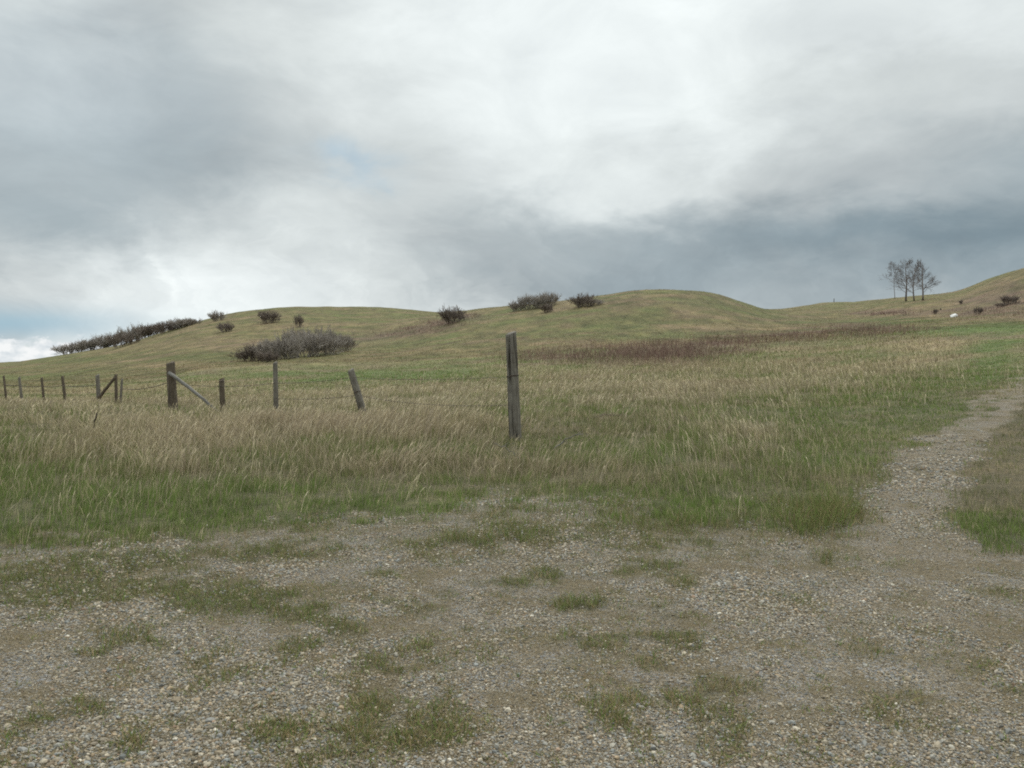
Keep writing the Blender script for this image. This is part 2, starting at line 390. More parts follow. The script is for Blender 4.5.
# ------------------------------------------------------------------ ground sheet
def build_ground():
    a0 = math.radians(48)
    az = np.concatenate([np.linspace(-a0, a0, 1150), np.linspace(a0, 2 * math.pi - a0, 130)[1:-1]])
    r = np.exp(np.concatenate([np.linspace(math.log(.6), math.log(2.6), 14)[:-1], np.linspace(math.log(2.6), math.log(420), 760), np.linspace(math.log(420), math.log(3100), 40)[1:]]))
    A, R = np.meshgrid(az, r)
    X = (R * np.sin(A)).ravel(); Y = (R * np.cos(A)).ravel()
    X = np.append(X, 0); Y = np.append(Y, 0)
    Zh = height(X, Y)
    na, nr = len(az), len(r)
    i = np.arange(nr - 1)[:, None] * na; j = np.arange(na)[None, :]; jn = (j + 1) % na
    Q = np.stack([i + j, i + jn, i + na + jn, i + na + j], -1).reshape(-1, 4)[:, ::-1]
    # wind so the normals point up
    T = np.concatenate([Q[:, [0, 1, 2]], Q[:, [0, 2, 3]], np.stack([np.full(na, na * nr), (np.arange(na) + 1) % na, np.arange(na)], -1)])
    Z = zones(X, Y, Zh)
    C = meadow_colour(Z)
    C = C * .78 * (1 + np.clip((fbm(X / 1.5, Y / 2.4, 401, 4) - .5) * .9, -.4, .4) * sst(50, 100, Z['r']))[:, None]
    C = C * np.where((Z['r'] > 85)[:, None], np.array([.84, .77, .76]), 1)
    near = sst(45, 18, Z['r'])
    C = lerp(C, THATCH * .52, near * .62)
    grav = np.clip(Z['grav'] * (1 - .75 * np.clip(Z['patch'], 0, 1)), 0, 1)
    C = lerp(C, np.array([.125, .115, .058]), (Z['grav'] > .02) * np.clip(Z['patch'], 0, 1) * .9)
    front = (Y > 0).astype(float)
    grav = np.where(Y > 0, grav, Z['grav'])
    grav = np.where(Y > 1, grav, sst(14, 9, Z['r']))
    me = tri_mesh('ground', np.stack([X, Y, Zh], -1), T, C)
    ga = me.attributes.new('Grav', 'FLOAT', 'POINT'); ga.data.foreach_set('value', grav.astype(np.float32))
    o = link('ground', me, M_GROUND)
    wa = me.attributes.new('Wear', 'FLOAT', 'POINT'); wa.data.foreach_set('value', np.where(Y > 0, Z['wear'], 0).astype(np.float32))
    me.validate()
    return tag(o, 'rolling prairie ground with gravel pull-out in front and grassy hills behind', 'ground', kind='structure')
ground = build_ground()

# ------------------------------------------------------------------ grass
def scatter(r0, r1, dens_r2, half=.73):
    n = int(2 * half * dens_r2 * math.log(r1 / r0))
    r = np.exp(RNG.uniform(math.log(r0), math.log(r1), n)); a = RNG.uniform(-half, half, n)
    return r * np.sin(a), r * np.cos(a)

def blades(name, x, y, z, h, w, ang, lx, ly, C, mat, label, cat, heads=None, tipc=1.15):
    """one triangle-strip blade per point; lx, ly = sideways throw of the tip"""
    n = len(x)
    fx = np.cos(ang) * w * .5; fy = np.sin(ang) * w * .5
    k = 7 if heads is not None else 5
    V = np.empty((n, k, 3), np.float32)
    def put(i, t, q, sx):
        V[:, i, 0] = x + lx * q + sx * fx; V[:, i, 1] = y + ly * q + sx * fy; V[:, i, 2] = z + h * t
    put(0, -.04, 0, -1); put(1, -.04, 0, 1)
    if heads is None:
        put(2, .55, .32, -.75); put(3, .55, .32, .75); put(4, 1, 1, 0)
        T = np.array([[0, 1, 3], [0, 3, 2], [2, 3, 4]])
    else:
        put(2, .68, .42, -.45); put(3, .68, .42, .45); put(4, .84, .68, -heads); put(5, .84, .68, heads); put(6, 1, 1, 0)
        T = np.array([[0, 1, 3], [0, 3, 2], [2, 3, 5], [2, 5, 4], [4, 5, 6]])
    TT = (T[None] + (np.arange(n) * k)[:, None, None]).reshape(-1, 3)
    CC = np.repeat(C[:, None, :], k, 1)
    me = tri_mesh(name, V.reshape(-1, 3), TT, CC.reshape(-1, 3))
    o = link(name, me, mat)
    return tag(o, label, cat, kind='stuff')

def meadow():
    x, y = scatter(5.5, 235, 135000)
    z = height(x, y); Z = zones(x, y, z)
    r = Z['r']
    clump = fbm(x * 2.2, y * 2.2, 41, 3)
    p = (1 - Z['grav']) * np.clip((clump - .22) * 2.6, .12, 1)
    p = p * (1 - .55 * Z['right'] * (Z['v'] < 508)) * (1 - .5 * blobs(Z['u'], Z['v'], [(900,455,60,12,1),(870,490,30,14,1)]))
    p = p * (1 - .35 * sst(50, 150, r))
    k = RNG.random(len(x)) < p
    x, y, z, r = x[k], y[k], z[k], r[k]; Z = {a: b[k] for a, b in Z.items()}
    n = len(x)
    mott = (fbm(x / 1.5, y / 2.4, 401, 4) - .5) * .9 * sst(50, 100, r)
    dn = Z['d']
    dry = RNG.random(n) < np.clip(dn * .95 - .08 - .10 * Z['fringe'] + .5 * (vn(x * 1.6, y * 1.6, 75) - .5), .14, .74)
    hum = (.65 + .8 * fbm(x * .9, y * .9, 55, 3)) * (.45 + .75 * RNG.random(n))
    hh = Z['tall'] * hum
    wind = .18 + .3 * fbm(x / 4, y / 4, 61, 2)
    sgn = np.where(fbm(x / 6, y / 6, 62, 2) > .34, 1, -1) * np.where(Z['u'] > 640, -.6, 1)
    lnr = np.log(r); aaz = np.arctan2(x, y)
    t1 = vn(aaz * 150, lnr * 75, 301); t2 = vn(aaz * 330, lnr * 150, 302); t3 = vn(aaz * 60, lnr * 60, 303)
    tuft = (.55 * t1 + .25 * t2 + .2 * t3 - .5)
    tlean = (vn(aaz * 120, lnr * 70, 305) - .5) * 1.9
    hh = hh * (.5 + .85 * t1)
    def build(sel, name, mat, label, cat, dryflag):
        m = sel.sum()
        X, Y_, R_ = x[sel], y[sel], r[sel]
        H = hh[sel] * (1.25 if dryflag else .72)
        if not dryflag: H = np.clip(H, .05, .3)
        a = RNG.uniform(0, 2 * math.pi, m)
        thr = H * RNG.uniform(.05, .5, m)
        lx = np.cos(a) * thr + (wind * sgn + tlean)[sel] * H * (.8 if dryflag else .4)
        ly = np.sin(a) * thr
        W = np.maximum(.0048 if dryflag else .0055, R_ * .00058) * RNG.uniform(.7, 1.3, m)
        if dryflag:
            base = np.broadcast_to(TAN, (m, 3)).copy()
            base = lerp(base, np.array([.36, .33, .20]), RNG.random(m) * .9)
            base = lerp(base, np.array([.27, .23, .16]), (RNG.random(m) < .42) * .85)
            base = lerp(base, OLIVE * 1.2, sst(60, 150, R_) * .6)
            base = lerp(base, BROWN * 1.25, np.clip(Z['b'][sel], 0, 1) * .8)
        else:
            base = np.broadcast_to(GREEN, (m, 3)).copy()
            base = lerp(base, FRESH, np.clip(RNG.random(m) * (Z['fringe'][sel] * 1.4 + .25 + .9 * (Z['d'][sel] < .25)), 0, 1))
            base = lerp(base, OLIVE, np.clip(Z['d'][sel] * 1.3 + .15, 0, 1) * RNG.random(m))
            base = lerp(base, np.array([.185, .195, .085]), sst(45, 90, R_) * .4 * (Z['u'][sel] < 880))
            base = lerp(base, BROWN, np.clip(Z['b'][sel], 0, 1) * .6)
        base = base * (1 + RNG.uniform(-.2, .2, (m, 1)) * sst(160, 30, R_)[:, None] + (tuft[sel] * (1.3 if dryflag else .9) * (1 - .4 * sst(50, 140, R_)))[:, None])
        base = base * (1 + np.clip(mott[sel], -.4, .4))[:, None]
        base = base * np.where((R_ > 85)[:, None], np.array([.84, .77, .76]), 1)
        blades(name, X, Y_, z[sel], H, W, RNG.uniform(0, math.pi, m), lx, ly, base, mat, label, cat)
    build(~dry, 'green_grass', M_GRASS, 'fresh green grass growing through the meadow, on the verge and over the hills', 'grass', False)
    build(dry, 'dry_grass', M_STRAW, 'tan dead grass leaning in the wind between the gravel and the hills', 'dry grass', True)

    # tall pale stalks with seed heads
    x, y = scatter(7, 80, 46000)
    z = height(x, y); Z = zones(x, y, z); r = Z['r']
    cl = fbm(x * .8, y * .8, 71, 3)
    p = (1 - sst(.0, .25, Z['grav'])) * (.06 + .94 * sst(.35, .85, Z['d'] + .1) * sst(.48, .60, cl + .75 * (vn(x * 3.2, y * 3.2, 74) - .5))) * (1 - .85 * blobs(Z['u'], Z['v'], [(880,470,70,40,1),(930,420,50,40,1)])) * sst(.07, .17, Z['tall']) * sst(75, 40, r)
    k = RNG.random(len(x)) < p
    x, y, z, r = x[k], y[k], z[k], r[k]; Z = {a: b[k] for a, b in Z.items()}; n = len(x)
    H = .88 * ((.5 * Z['tall'] + .07) * RNG.uniform(1.0, 2.1, n) + .04) * (1 - .45 * blobs(Z['u'], Z['v'], [(580,435,80,22,1),(160,400,200,8,.5)]))
    sgn = np.where(Z['u'] > 640, -.7, 1.1) * (.5 + 1.2 * vn(x * 2, y * 2, 73))
    a = RNG.uniform(0, 2 * math.pi, n); thr = H * RNG.uniform(.05, .35, n)
    C = np.broadcast_to(np.array([.58, .51, .36]), (n, 3)) * RNG.uniform(.55, 1.3, (n, 1))
    C = C * 1.12; C = lerp(C, np.array([.30, .255, .19]), (RNG.random(n) < .3) * .8)
    C = lerp(C, BROWN * 1.8, np.clip(Z['b'], 0, 1) * .7)
    blades('seed_grass', x, y, z, H, np.maximum(.0055, r * .0007) * RNG.uniform(.6, 1.4, n), RNG.uniform(0, math.pi, n), np.cos(a) * thr + sgn * H * .28, np.sin(a) * thr, C, M_STRAW,
           'tall pale grass stalks with seed heads standing above the meadow', 'seed grass', heads=1.5)

def gravel_grass():
    x, y = scatter(2.3, 16, 125000)
    z = height(x, y); Z = zones(x, y, z); r = Z['r']
    tuft = .65 * vn(x * 8, y * 8, 81) + .35 * vn(x * 21, y * 21, 82)
    p = Z['grav'] * (1 - .6 * Z['wear']) * np.clip(Z['patch'], 0, 1.1) * sst(.40, .52, tuft + .16 * Z['patch']) * np.where(r < 5, .85, .95)
    p = np.maximum(p, Z['grav'] * sst(.60, .74, tuft) * .45)
    k = RNG.random(len(x)) < p
    x, y, z, r = x[k], y[k], z[k], r[k]; Z = {a: b[k] for a, b in Z.items()}; n = len(x)
    big = blobs(Z['u'], Z['v'], [(822,516,46,24,1.25),(705,512,60,18,.5),(975,527,60,14,.35),(490,535,60,16,.25),(575,603,30,8,.2)])
    H = (.024 + .034 * np.clip(Z['patch'], 0, 1) + .15 * big) * np.where(r < 6, .72, 1) * RNG.uniform(.5, 1.4, n)
    a = RNG.uniform(0, 2 * math.pi, n); thr = H * RNG.uniform(.2, 1.1, n)
    t = RNG.random(n); flat = RNG.random(n) < .4; thr = np.where(flat, thr + .03, thr); H = np.where(flat, H * .5, H)
    gmix = np.clip(.9 * Z['patch'], 0, 1) * (.25 + .85 * sst(700, 590, Z['v']))
    C = np.where((t < .52 - .36 * np.clip(gmix, 0, 1))[:, None], np.array([.34, .27, .15]), np.where((t < .75)[:, None], np.array([.165, .175, .070]), FRESH))
    C = C * RNG.uniform(.7, 1.25, (n, 1))
    blades('sparse_grass', x, y, z, H, np.maximum(.0034, r * .00055) * RNG.uniform(.7, 1.3, n), RNG.uniform(0, math.pi, n), np.cos(a) * thr, np.sin(a) * thr, C, M_GRASS,
           'short patchy grass and moss growing through the gravel', 'grass')

def brush():
    """dead brown forbs: thin upright stems that read as a purple brown band"""
    x, y = scatter(30, 190, 120000)
    z = height(x, y); Z = zones(x, y, z); r = Z['r']
    u, v = Z['u'], Z['v']
    dens = blobs(u, v, [(655,354,56,7,1.7),(560,358,45,5,.6),(730,345,45,6,.55),(800,336,80,5,.4),(875,331,50,4,.45),(392,335,20,2.2,.6),(420,330,20,2.6,1.3),(446,324,18,2.6,1.3),(468,317,16,2.2,.6),(892,314,30,2,.9),(1000,312,40,4,.35)])
    dens = dens * sst(.25, .6, fbm(x / 2.2, y / 2.2, 91, 3) + .12)
    k = RNG.random(len(x)) < dens
    x, y, z, r = x[k], y[k], z[k], r[k]; n = len(x)
    H = RNG.uniform(.35, 1.0, n) * (.5 + .7 * fbm(x / 3, y / 3, 92, 2)) * np.where(r > 95, .7, 1)
    a = RNG.uniform(0, 2 * math.pi, n); thr = H * RNG.uniform(.1, .6, n)
    C = np.broadcast_to(np.array([.185, .125, .105]), (n, 3)) * RNG.uniform(.6, 1.8, (n, 1))
    blades('dead_brush', x, y, z, H, np.maximum(.006, r * .00035), RNG.uniform(0, math.pi, n), np.cos(a) * thr, np.sin(a) * thr, C, M_BRUSH,
           'low purple brown dead brush in bands at the foot of the hills', 'dead brush')
meadow(); gravel_grass(); brush()

# ------------------------------------------------------------------ stones
def ico():
    p = (1 + 5 ** .5) / 2
    V = np.array([(-1,p,0),(1,p,0),(-1,-p,0),(1,-p,0),(0,-1,p),(0,1,p),(0,-1,-p),(0,1,-p),(p,0,-1),(p,0,1),(-p,0,-1),(-p,0,1)], float)
    V /= np.linalg.norm(V[0])
    T = np.array([(0,11,5),(0,5,1),(0,1,7),(0,7,10),(0,10,11),(1,5,9),(5,11,4),(11,10,2),(10,7,6),(7,1,8),(3,9,4),(3,4,2),(3,2,6),(3,6,8),(3,8,9),(4,9,5),(2,4,11),(6,2,10),(8,6,7),(9,8,1)])
    return V, T
STONE_COLS = np.array([(.31,.275,.22),(.255,.262,.26),(.37,.335,.275),(.29,.29,.275),(.24,.205,.155),(.43,.40,.345),(.21,.22,.225),(.33,.265,.19),(.56,.54,.49),(.28,.30,.31),(.27,.20,.15)])
STONE_P = np.array([.20,.12,.14,.12,.13,.07,.05,.09,.015,.04,.03]); STONE_P /= STONE_P.sum()
def gravel():
    x, y = scatter(2.3, 17, 105000)
    z = height(x, y); Z = zones(x, y, z); r = Z['r']
    bare = fbm(x * 1.4, y * 1.4, 101, 4)
    fill = sst(.36, .60, bare + .55 * (fbm(x * 5, y * 5, 103, 2) - .5)) 
    p = Z['grav'] * (1 - .7 * np.clip(Z['patch'], 0, 1)) * (.42 + .55 * fill) * sst(19, 9, r)
    p = p * (1 - .1 * blobs(Z['u'], Z['v'], [(920,470,60,60,1)]))
    k = RNG.random(len(x)) < p; k0 = k
    x, y, z, r = x[k], y[k], z[k], r[k]; n = len(x)
    V0, T0 = ico()
    s = .0031 + .0046 * RNG.random(n) ** 2.8 + (RNG.random(n) < .03) * RNG.uniform(.003, .009, n)
    s = np.maximum(s, r * .0012)
    s *= (.8 + .5 * fbm(x[:] * .8, y * .8, 105, 2)) * (.62 + .38 * fill[k0])
    sc3 = np.stack([s * RNG.uniform(.8, 1.45, n), s * RNG.uniform(.7, 1.1, n), s * RNG.uniform(.4, .8, n)], -1)
    V = V0[None] * RNG.uniform(.72, 1.28, (n, 12, 1)) * sc3[:, None, :]
    a = RNG.uniform(0, 2 * math.pi, n)[:, None]; t = RNG.normal(0, .3, n)[:, None]
    X = V[..., 0] * np.cos(t) - V[..., 2] * np.sin(t); Zz = V[..., 0] * np.sin(t) + V[..., 2] * np.cos(t); Yy = V[..., 1]
    P = np.stack([X * np.cos(a) - Yy * np.sin(a) + x[:, None], X * np.sin(a) + Yy * np.cos(a) + y[:, None], Zz + (z + sc3[:, 2] * .35)[:, None]], -1)
    T = (T0[None] + (np.arange(n) * 12)[:, None, None]).reshape(-1, 3)
    C = STONE_COLS[RNG.choice(len(STONE_COLS), n, p=STONE_P)] * RNG.uniform(.48, 1.22, (n, 1)) * np.array([1.04, 1.0, .91])
    C = np.repeat(C[:, None], 12, 1)
    me = tri_mesh('gravel', P.reshape(-1, 3), T, C.reshape(-1, 3), smooth=False)
    tag(link('gravel', me, M_STONE), 'loose grey and tan pebbles scattered over the pull-out and track', 'gravel', kind='stuff')
gravel()

# ------------------------------------------------------------------ tubes, shrubs, trees
class Tubes:
    def __init__(s): s.V = []; s.T = []; s.n = 0
    def tube(s, pts, rad, k=5, cap=True):
        pts = [np.array(p, float) for p in pts]; ring = []
        up = np.array((0.37, .21, .9)); last = None
        for i, p in enumerate(pts):
            d = pts[min(i + 1, len(pts) - 1)] - pts[max(i - 1, 0)]; d /= np.linalg.norm(d) + 1e-9
            a = np.cross(d, up if last is None else last); 
            if np.linalg.norm(a) < 1e-3: a = np.cross(d, (1, 0, 0))
            a /= np.linalg.norm(a); b = np.cross(d, a)
            th = np.arange(k) * 2 * math.pi / k
            ring.append(p + rad[i] * (np.cos(th)[:, None] * a + np.sin(th)[:, None] * b))
        b0 = s.n; s.V += ring; s.n += k * len(pts)
        for i in range(len(pts) - 1):
            for j in range(k):
                q = b0 + i * k; j2 = (j + 1) % k
                s.T += [(q + j, q + j2, q + k + j2), (q + j, q + k + j2, q + k + j)]
        if cap:
            for e, m in ((b0, 1), (b0 + k * (len(pts) - 1), -1)):
                for j in range(1, k - 1): s.T.append((e, e + (j + 1 if m > 0 else j), e + (j if m > 0 else j + 1)))
    def mesh(s, name):
        V = np.concatenate(s.V); T = np.array(s.T)
        return tri_mesh(name, V, T, smooth=True)

def grow(tb, p, d, L, r, depth, spread, minr, gravi=.0, sub=(3, 5), R=random, straight=.12):
    n = 3 if depth > 0 else 2
    pts = [p]; dd = np.array(d, float); rad = [r]
    for i in range(n):
        dd = dd + np.array([R.gauss(0, straight), R.gauss(0, straight), R.gauss(0, straight) + gravi]); dd /= np.linalg.norm(dd)
        pts.append(pts[-1] + dd * L / n); rad.append(max(minr, r * (1 - .55 * (i + 1) / n)))
    tb.tube(pts, rad, 5 if r > .06 else 3, cap=r > .06)
    if depth <= 0: return
    for c in range(R.randint(*sub)):
        f = R.uniform(.25, 1.0); q = f * n; i = min(int(q), n - 1)
        bp = pts[i] + (pts[i + 1] - pts[i]) * (q - i)
        a = R.uniform(0, 2 * math.pi); t = R.uniform(.5, 1) * spread
        ax = np.cross(dd, (math.cos(a), math.sin(a), .3)); ax /= np.linalg.norm(ax) + 1e-9
        nd = dd * math.cos(t) + ax * math.sin(t)
        grow(tb, bp, nd, L * R.uniform(.5, .8), max(minr, r * .55), depth - 1, spread, minr, gravi, sub, R, straight)

def shrub_meshes(seed, w, h, minr, stems=26, depth=3):
    R = random.Random(seed); st = Tubes(); tw = Tubes()
    for i in range(stems):
        a = R.uniform(0, 2 * math.pi); q = R.random() ** .6
        base = np.array([math.cos(a) * q * w * .26, math.sin(a) * q * w * .26, -.12])
        lean = .15 + q * .75
        d = np.array([math.cos(a) * lean, math.sin(a) * lean, 1.0]); d /= np.linalg.norm(d)
        L = h * R.uniform(.30, .5)
        tip = base + d * L
        st.tube([base, base + d * L * .5 + np.array([R.gauss(0, .04), R.gauss(0, .04), 0]), tip], [minr * 2, minr * 1.5, minr * 1.3], 3, False)
        for k in range(3):
            t = R.uniform(.3, 1); nd = d + np.array([R.gauss(0, .5), R.gauss(0, .5), R.gauss(.1, .3)]); nd /= np.linalg.norm(nd)
            grow(tw, base + d * L * t, nd, h * R.uniform(.28, .46), minr * 1.3, depth - 1, .6, minr, .10, (3, 5), R, .15)
    return st.mesh('stems'), tw.mesh('twigs')

SHRUB = {}; SIZE = {}
def shrub_proto(kind):
    if kind not in SHRUB:
        k, dark = kind
        st, tw = shrub_meshes(100 + k, 2.6, 2.4, .014 + .004 * (k % 2), 22 + 4 * (k % 3), 3)
        Vv = np.empty(len(tw.vertices) * 3, np.float32); tw.vertices.foreach_get('co', Vv); Vv = Vv.reshape(-1, 3)
        W = float((np.percentile(Vv[:, 0], 98) - np.percentile(Vv[:, 0], 2) + np.percentile(Vv[:, 1], 98) - np.percentile(Vv[:, 1], 2)) / 2); Hh = float(np.percentile(Vv[:, 2], 98.5))
        SIZE[kind] = (W, Hh)
        for me in (st, tw): me.materials.append(M_TWIG_D if dark else M_TWIG)
        SHRUB[kind] = (st, tw)
    return SHRUB[kind]
def shrub(u, v, wpx, hpx, label, group, k=None, dark=False, dist=None):
    if dist is None: x, y = ground_at(u, v)
    else: x, y = at_dist(u, dist)
    z = float(height(x, y)); r = math.hypot(x, y)
    k = random.randrange(5) if k is None else k
    st, tw = shrub_proto((k, dark))
    e = empty('shrub', (x, y, z - .10 * hpx * r / F), random.uniform(0, 6.28))
    W0, H0 = SIZE[(k, dark)]
    sw = wpx * r / F / W0; sh = hpx * r / F / H0
    e.scale = (sw, sw, sh)
    tag(e, label, 'shrub', group)
    for nm, me in (('stems', st), ('twigs', tw)):
        o = bpy.data.objects.new(nm, me); COL.objects.link(o); o.parent = e
    return e

G1 = 'bare shrubs along the left ridge'; G2 = 'bare shrubs of the big thicket'; G3 = 'bare shrubs on the hills'
ridge = [(67,353,15,13,'pale loose bare shrub at the far left foot of the ridge row'),
 (77,352,14,12,'small bare shrub second from the left in the ridge row'),
 (88,349,15,13,'grey bare shrub third from the left in the ridge row'),
 (98,347,17,15,'rounded bare shrub fourth from the left in the ridge row'),
 (108,345,16,13,'low bare shrub just left of the dark shrub that juts from the ridge row'),
 (121,347,20,16,'dark bare shrub jutting downhill in front of the ridge row'),
 (130,340,15,17,'tall thin bare shrub poking up beside the jutting dark shrub'),
 (138,338,13,16,'upright pointed bare shrub in the middle of the ridge row'),
 (147,336,17,14,'bushy bare shrub right of the pointed one in the ridge row'),
 (157,334,17,13,'dense bare shrub at the centre right of the ridge row'),
 (167,332,17,13,'dense bare shrub fourth from the right end of the ridge row'),
 (176,329,16,13,'dense bare shrub third from the right end of the ridge row'),
 (184,327,15,11,'low bare shrub second from the right end of the ridge row'),
 (192,325,12,8,'smallest low shrub at the right end of the ridge row')]
for i, (u, v, w, h, l) in enumerate(ridge): shrub(u, v, w * random.uniform(1.05, 1.45), h * random.uniform(.6, .98), l, G1, i % 5, dark=(i in (5, 8, 9, 10, 11)))
thick = [(246,361,22,12,'low sprawling bare shrub at the left end of the big thicket'),
 (259,361,24,19,'rounded bare shrub second from the left in the big thicket'),
 (274,360,26,25,'tall bare shrub third from the left in the big thicket'),
 (289,359,26,28,'tall pale bare shrub left of the middle of the big thicket'),
 (304,357,26,29,'tallest bare shrub in the middle of the big thicket'),
 (317,356,24,26,'tall bare shrub right of the middle of the big thicket'),
 (330,354,22,23,'bare shrub second from the right in the big thicket'),
 (346,351,20,20,'rounded bare shrub standing slightly apart at the right end of the big thicket'),
 (268,362,20,13,'low dark shrub in front of the left half of the big thicket'),
 (322,350,24,26,'bare shrub behind the right half of the big thicket'),
 (297,352,26,28,'bare shrub behind the middle of the big thicket')]
for i, (u, v, w, h, l) in enumerate(thick): shrub(u, v, w * 1.05, h * .86, l, G2, (i * 2) % 5, dark=(i in (0, 1, 8)))
lone = [(217,321,13,10,'small pale bare shrub on the skyline above a dark round one',False),
 (226,332,13,10,'small dark round shrub below the skyline on the left hill',True),
 (269,323,19,13,'dark rounded shrub with pale base just under the left hill top',True),
 (298,327,8,13,'narrow dark upright shrub right of the rounded one on the left hill',True),
 (453,323,24,17,'dense rounded shrub in the saddle between the two hills',True),
 (517,311,14,11,'leftmost shrub of the skyline cluster left of the middle hill',False),
 (529,309,20,15,'second shrub of the skyline cluster left of the middle hill',False),
 (541,308,18,14,'third shrub of the skyline cluster left of the middle hill',False),
 (549,306,20,15,'rounded rightmost shrub of the skyline cluster left of the middle hill',False),
 (547,312,13,9,'low dark shrub below the skyline cluster left of the middle hill',True),
 (583,307,23,14,'lone rounded shrub on the left shoulder of the middle hill',True),
 (594,305,16,6,'low flat shrub touching the lone one on the left shoulder of the middle hill',False),
 (1010,304,13,8,'dark spreading shrub on the right hillside near the frame edge',True),
 (1000,307,8,4,'low dark shrub just left of the spreading one on the right hillside',True),
 (978,314,6,7,'small dark pointed shrub right of the white rock',True),
 (961,304,3,4,'tiny dark upright shrub above the white rock',True),
 (935,314,4,5,'tiny dark bush left of the white rock',True)]
for i, (u, v, w, h, l, d) in enumerate(lone): shrub(u, v, w, h * .95, l, G3, (i * 3 + 1) % 5, dark=d)

def tree(u, dist, hpx, seed, label, spec):
    x, y = at_dist(u, dist); z = float(height(x, y)); H = hpx * 1.13 * dist / F
    R = random.Random(seed)
    e = empty('bare_tree', (x, y, z - .1)); tag(e, label, 'tree', 'bare trees on the right slope')
    tk = Tubes(); cr = Tubes()
    lean = spec.get('lean', 0); r0 = spec['r']
    pts = []; rad = []
    for i in range(9):
        t = i / 8
        pts.append(np.array([lean * H * t + .12 * math.sin(t * 5 + seed), .1 * math.sin(t * 4 + 2 * seed), H * spec.get('top', .74) * t])); rad.append(r0 * .8 * (1 - .9 * t) + .012)
    tk.tube(pts, rad, 8)
    for b in range(spec['n']):
        t = spec['low'] + (1 - spec['low']) * (b + R.random()) / spec['n']
        q = t * 8; i = min(int(q), 7); bp = pts[i] + (pts[i + 1] - pts[i]) * (q - i)
        a = R.uniform(0, 2 * math.pi) if b % 2 else R.choice([0, math.pi]) + R.gauss(0, .5)
        up = R.uniform(.3, .9) * (1 if t < .6 else 2.0)
        d = np.array([math.cos(a), math.sin(a), up]); d /= np.linalg.norm(d)
        L = H * spec['w'] * (1.15 - .7 * t) * R.uniform(.7, 1.15)
        grow(cr, bp, d, L, r0 * .32 * (1.05 - t), 2, .7, .011, .05, (2, 4), R, .16)
        # fine outer twigs
        for q_ in range(3): grow(cr, bp + d * L * R.uniform(.3, .9), d + np.array([R.gauss(0, .4), R.gauss(0, .4), .3]), L * .6, .014, 2, .6, .010, .05, (2, 4), R, .14)
    link('trunk', tk.mesh('trunk'), M_BARK, e); link('crown', cr.mesh('crown'), M_BARK, e)
D = 172
tree(905, D, 38, 5, 'broad bare tree forking low, left of the close group of three', dict(r=.22, n=20, low=.22, w=.30, lean=-.03))
tree(912.5, D - 5, 34, 9, 'slim bare tree with a crooked low limb between two others', dict(r=.17, n=15, low=.2, w=.26, lean=.0))
tree(921, D - 8, 38, 14, 'tallest bare tree with wide right limbs, rightmost of the group', dict(r=.19, n=20, low=.22, w=.23, lean=.0))
tree(893, D + 18, 27, 21, 'thin straight sapling with small bare crown left of the trees', dict(r=.075, n=11, low=.55, w=.30, lean=0, top=.95))

# ------------------------------------------------------------------ fence
def post_mesh(name, h, r, seed, crack=False, taper=.9, slant=.03, k=28, sink=.35):
    R = np.random.default_rng(seed)
    zs = np.concatenate([[-sink], np.linspace(0, h, 26)])
    th = np.arange(k) * 2 * math.pi / k
    groove = R.normal(0, .035, k); groove = groove * .6 + .4 * np.roll(groove, 1)
    V = []
    for zz in zs:
        t = max(zz, 0) / h
        rr = r * (1.06 - (1.06 - taper) * t) * (1 + groove + .02 * np.sin(3 * th + 5 * t + seed) + R.normal(0, .008, k))
        if crack:   # deep drying split on the near left side, open at the top
            depth = .62 * np.clip((t - .30) / .35, 0, 1); wd = .17 + .10 * t
            c0 = -1.95 + .10 * math.sin(t * 7)
            dd = np.abs((th - (c0 % (2 * math.pi)) + math.pi) % (2 * math.pi) - math.pi)
            rr = rr * (1 - depth * np.exp(-(dd / wd) ** 2))
        V.append(np.stack([rr * np.cos(th), rr * np.sin(th), zz + slant * np.cos(th - .8) * (t > .99) + (R.normal(0, .006, k) if t > .99 else 0)], -1))
    n = len(zs)
    V = np.concatenate(V + [np.array([[0, 0, h]])])
    T = []
    for i in range(n - 1):
        for j in range(k):
            j2 = (j + 1) % k; a = i * k
            T += [(a + j, a + j2, a + k + j2), (a + j, a + k + j2, a + k + j)]
    for j in range(k): T.append(((n - 1) * k + j, (n - 1) * k + (j + 1) % k, n * k))
    return tri_mesh(name, V, np.array(T), smooth=True)

POSTS = []
def ring_mesh(name, r, z, turns=1, wire=.005, tilt=.0):
    tb = Tubes(); pts = []
    for i in range(24 * turns + 1):
        a = i * 2 * math.pi / 24
        pts.append((r * math.cos(a), r * math.sin(a), z + tilt * math.cos(a) + .012 * i / 24))
    tb.tube(pts, [wire] * len(pts), 4)
    return tb.mesh(name)
def post(u, dist, vtop, r, label, mat, lean=(0, 0), crack=False, wraps=(), seed=1, taper=.92, group='old wooden fence posts'):
    x, y = at_dist(u, dist); z = float(height(x, y))
    a_, b_, c_ = direction(u, vtop); h = EYE + c_ / math.hypot(a_, b_) * dist - z
    e = empty('fence_post', (x, y, z)); tag(e, label, 'fence post', group)
    e.rotation_euler = (lean[1], lean[0], random.uniform(-.1, .1))
    link('post_wood', post_mesh('post_wood', h, r, seed, crack, taper), mat, e)
    for wz in wraps:
        link('wire_wrap', ring_mesh('wire_wrap', r * 1.03, wz, 2, .0035 + dist * .00012, .01), M_WIRE, e)
    POSTS.append((x, y, z, h, lean))
    return np.array([x, y, z])
def top(i, f):
    x, y, z, h, l = POSTS[i]
    return np.array([x + math.sin(l[0]) * h * f, y - math.sin(l[1]) * h * f, z + h * f])

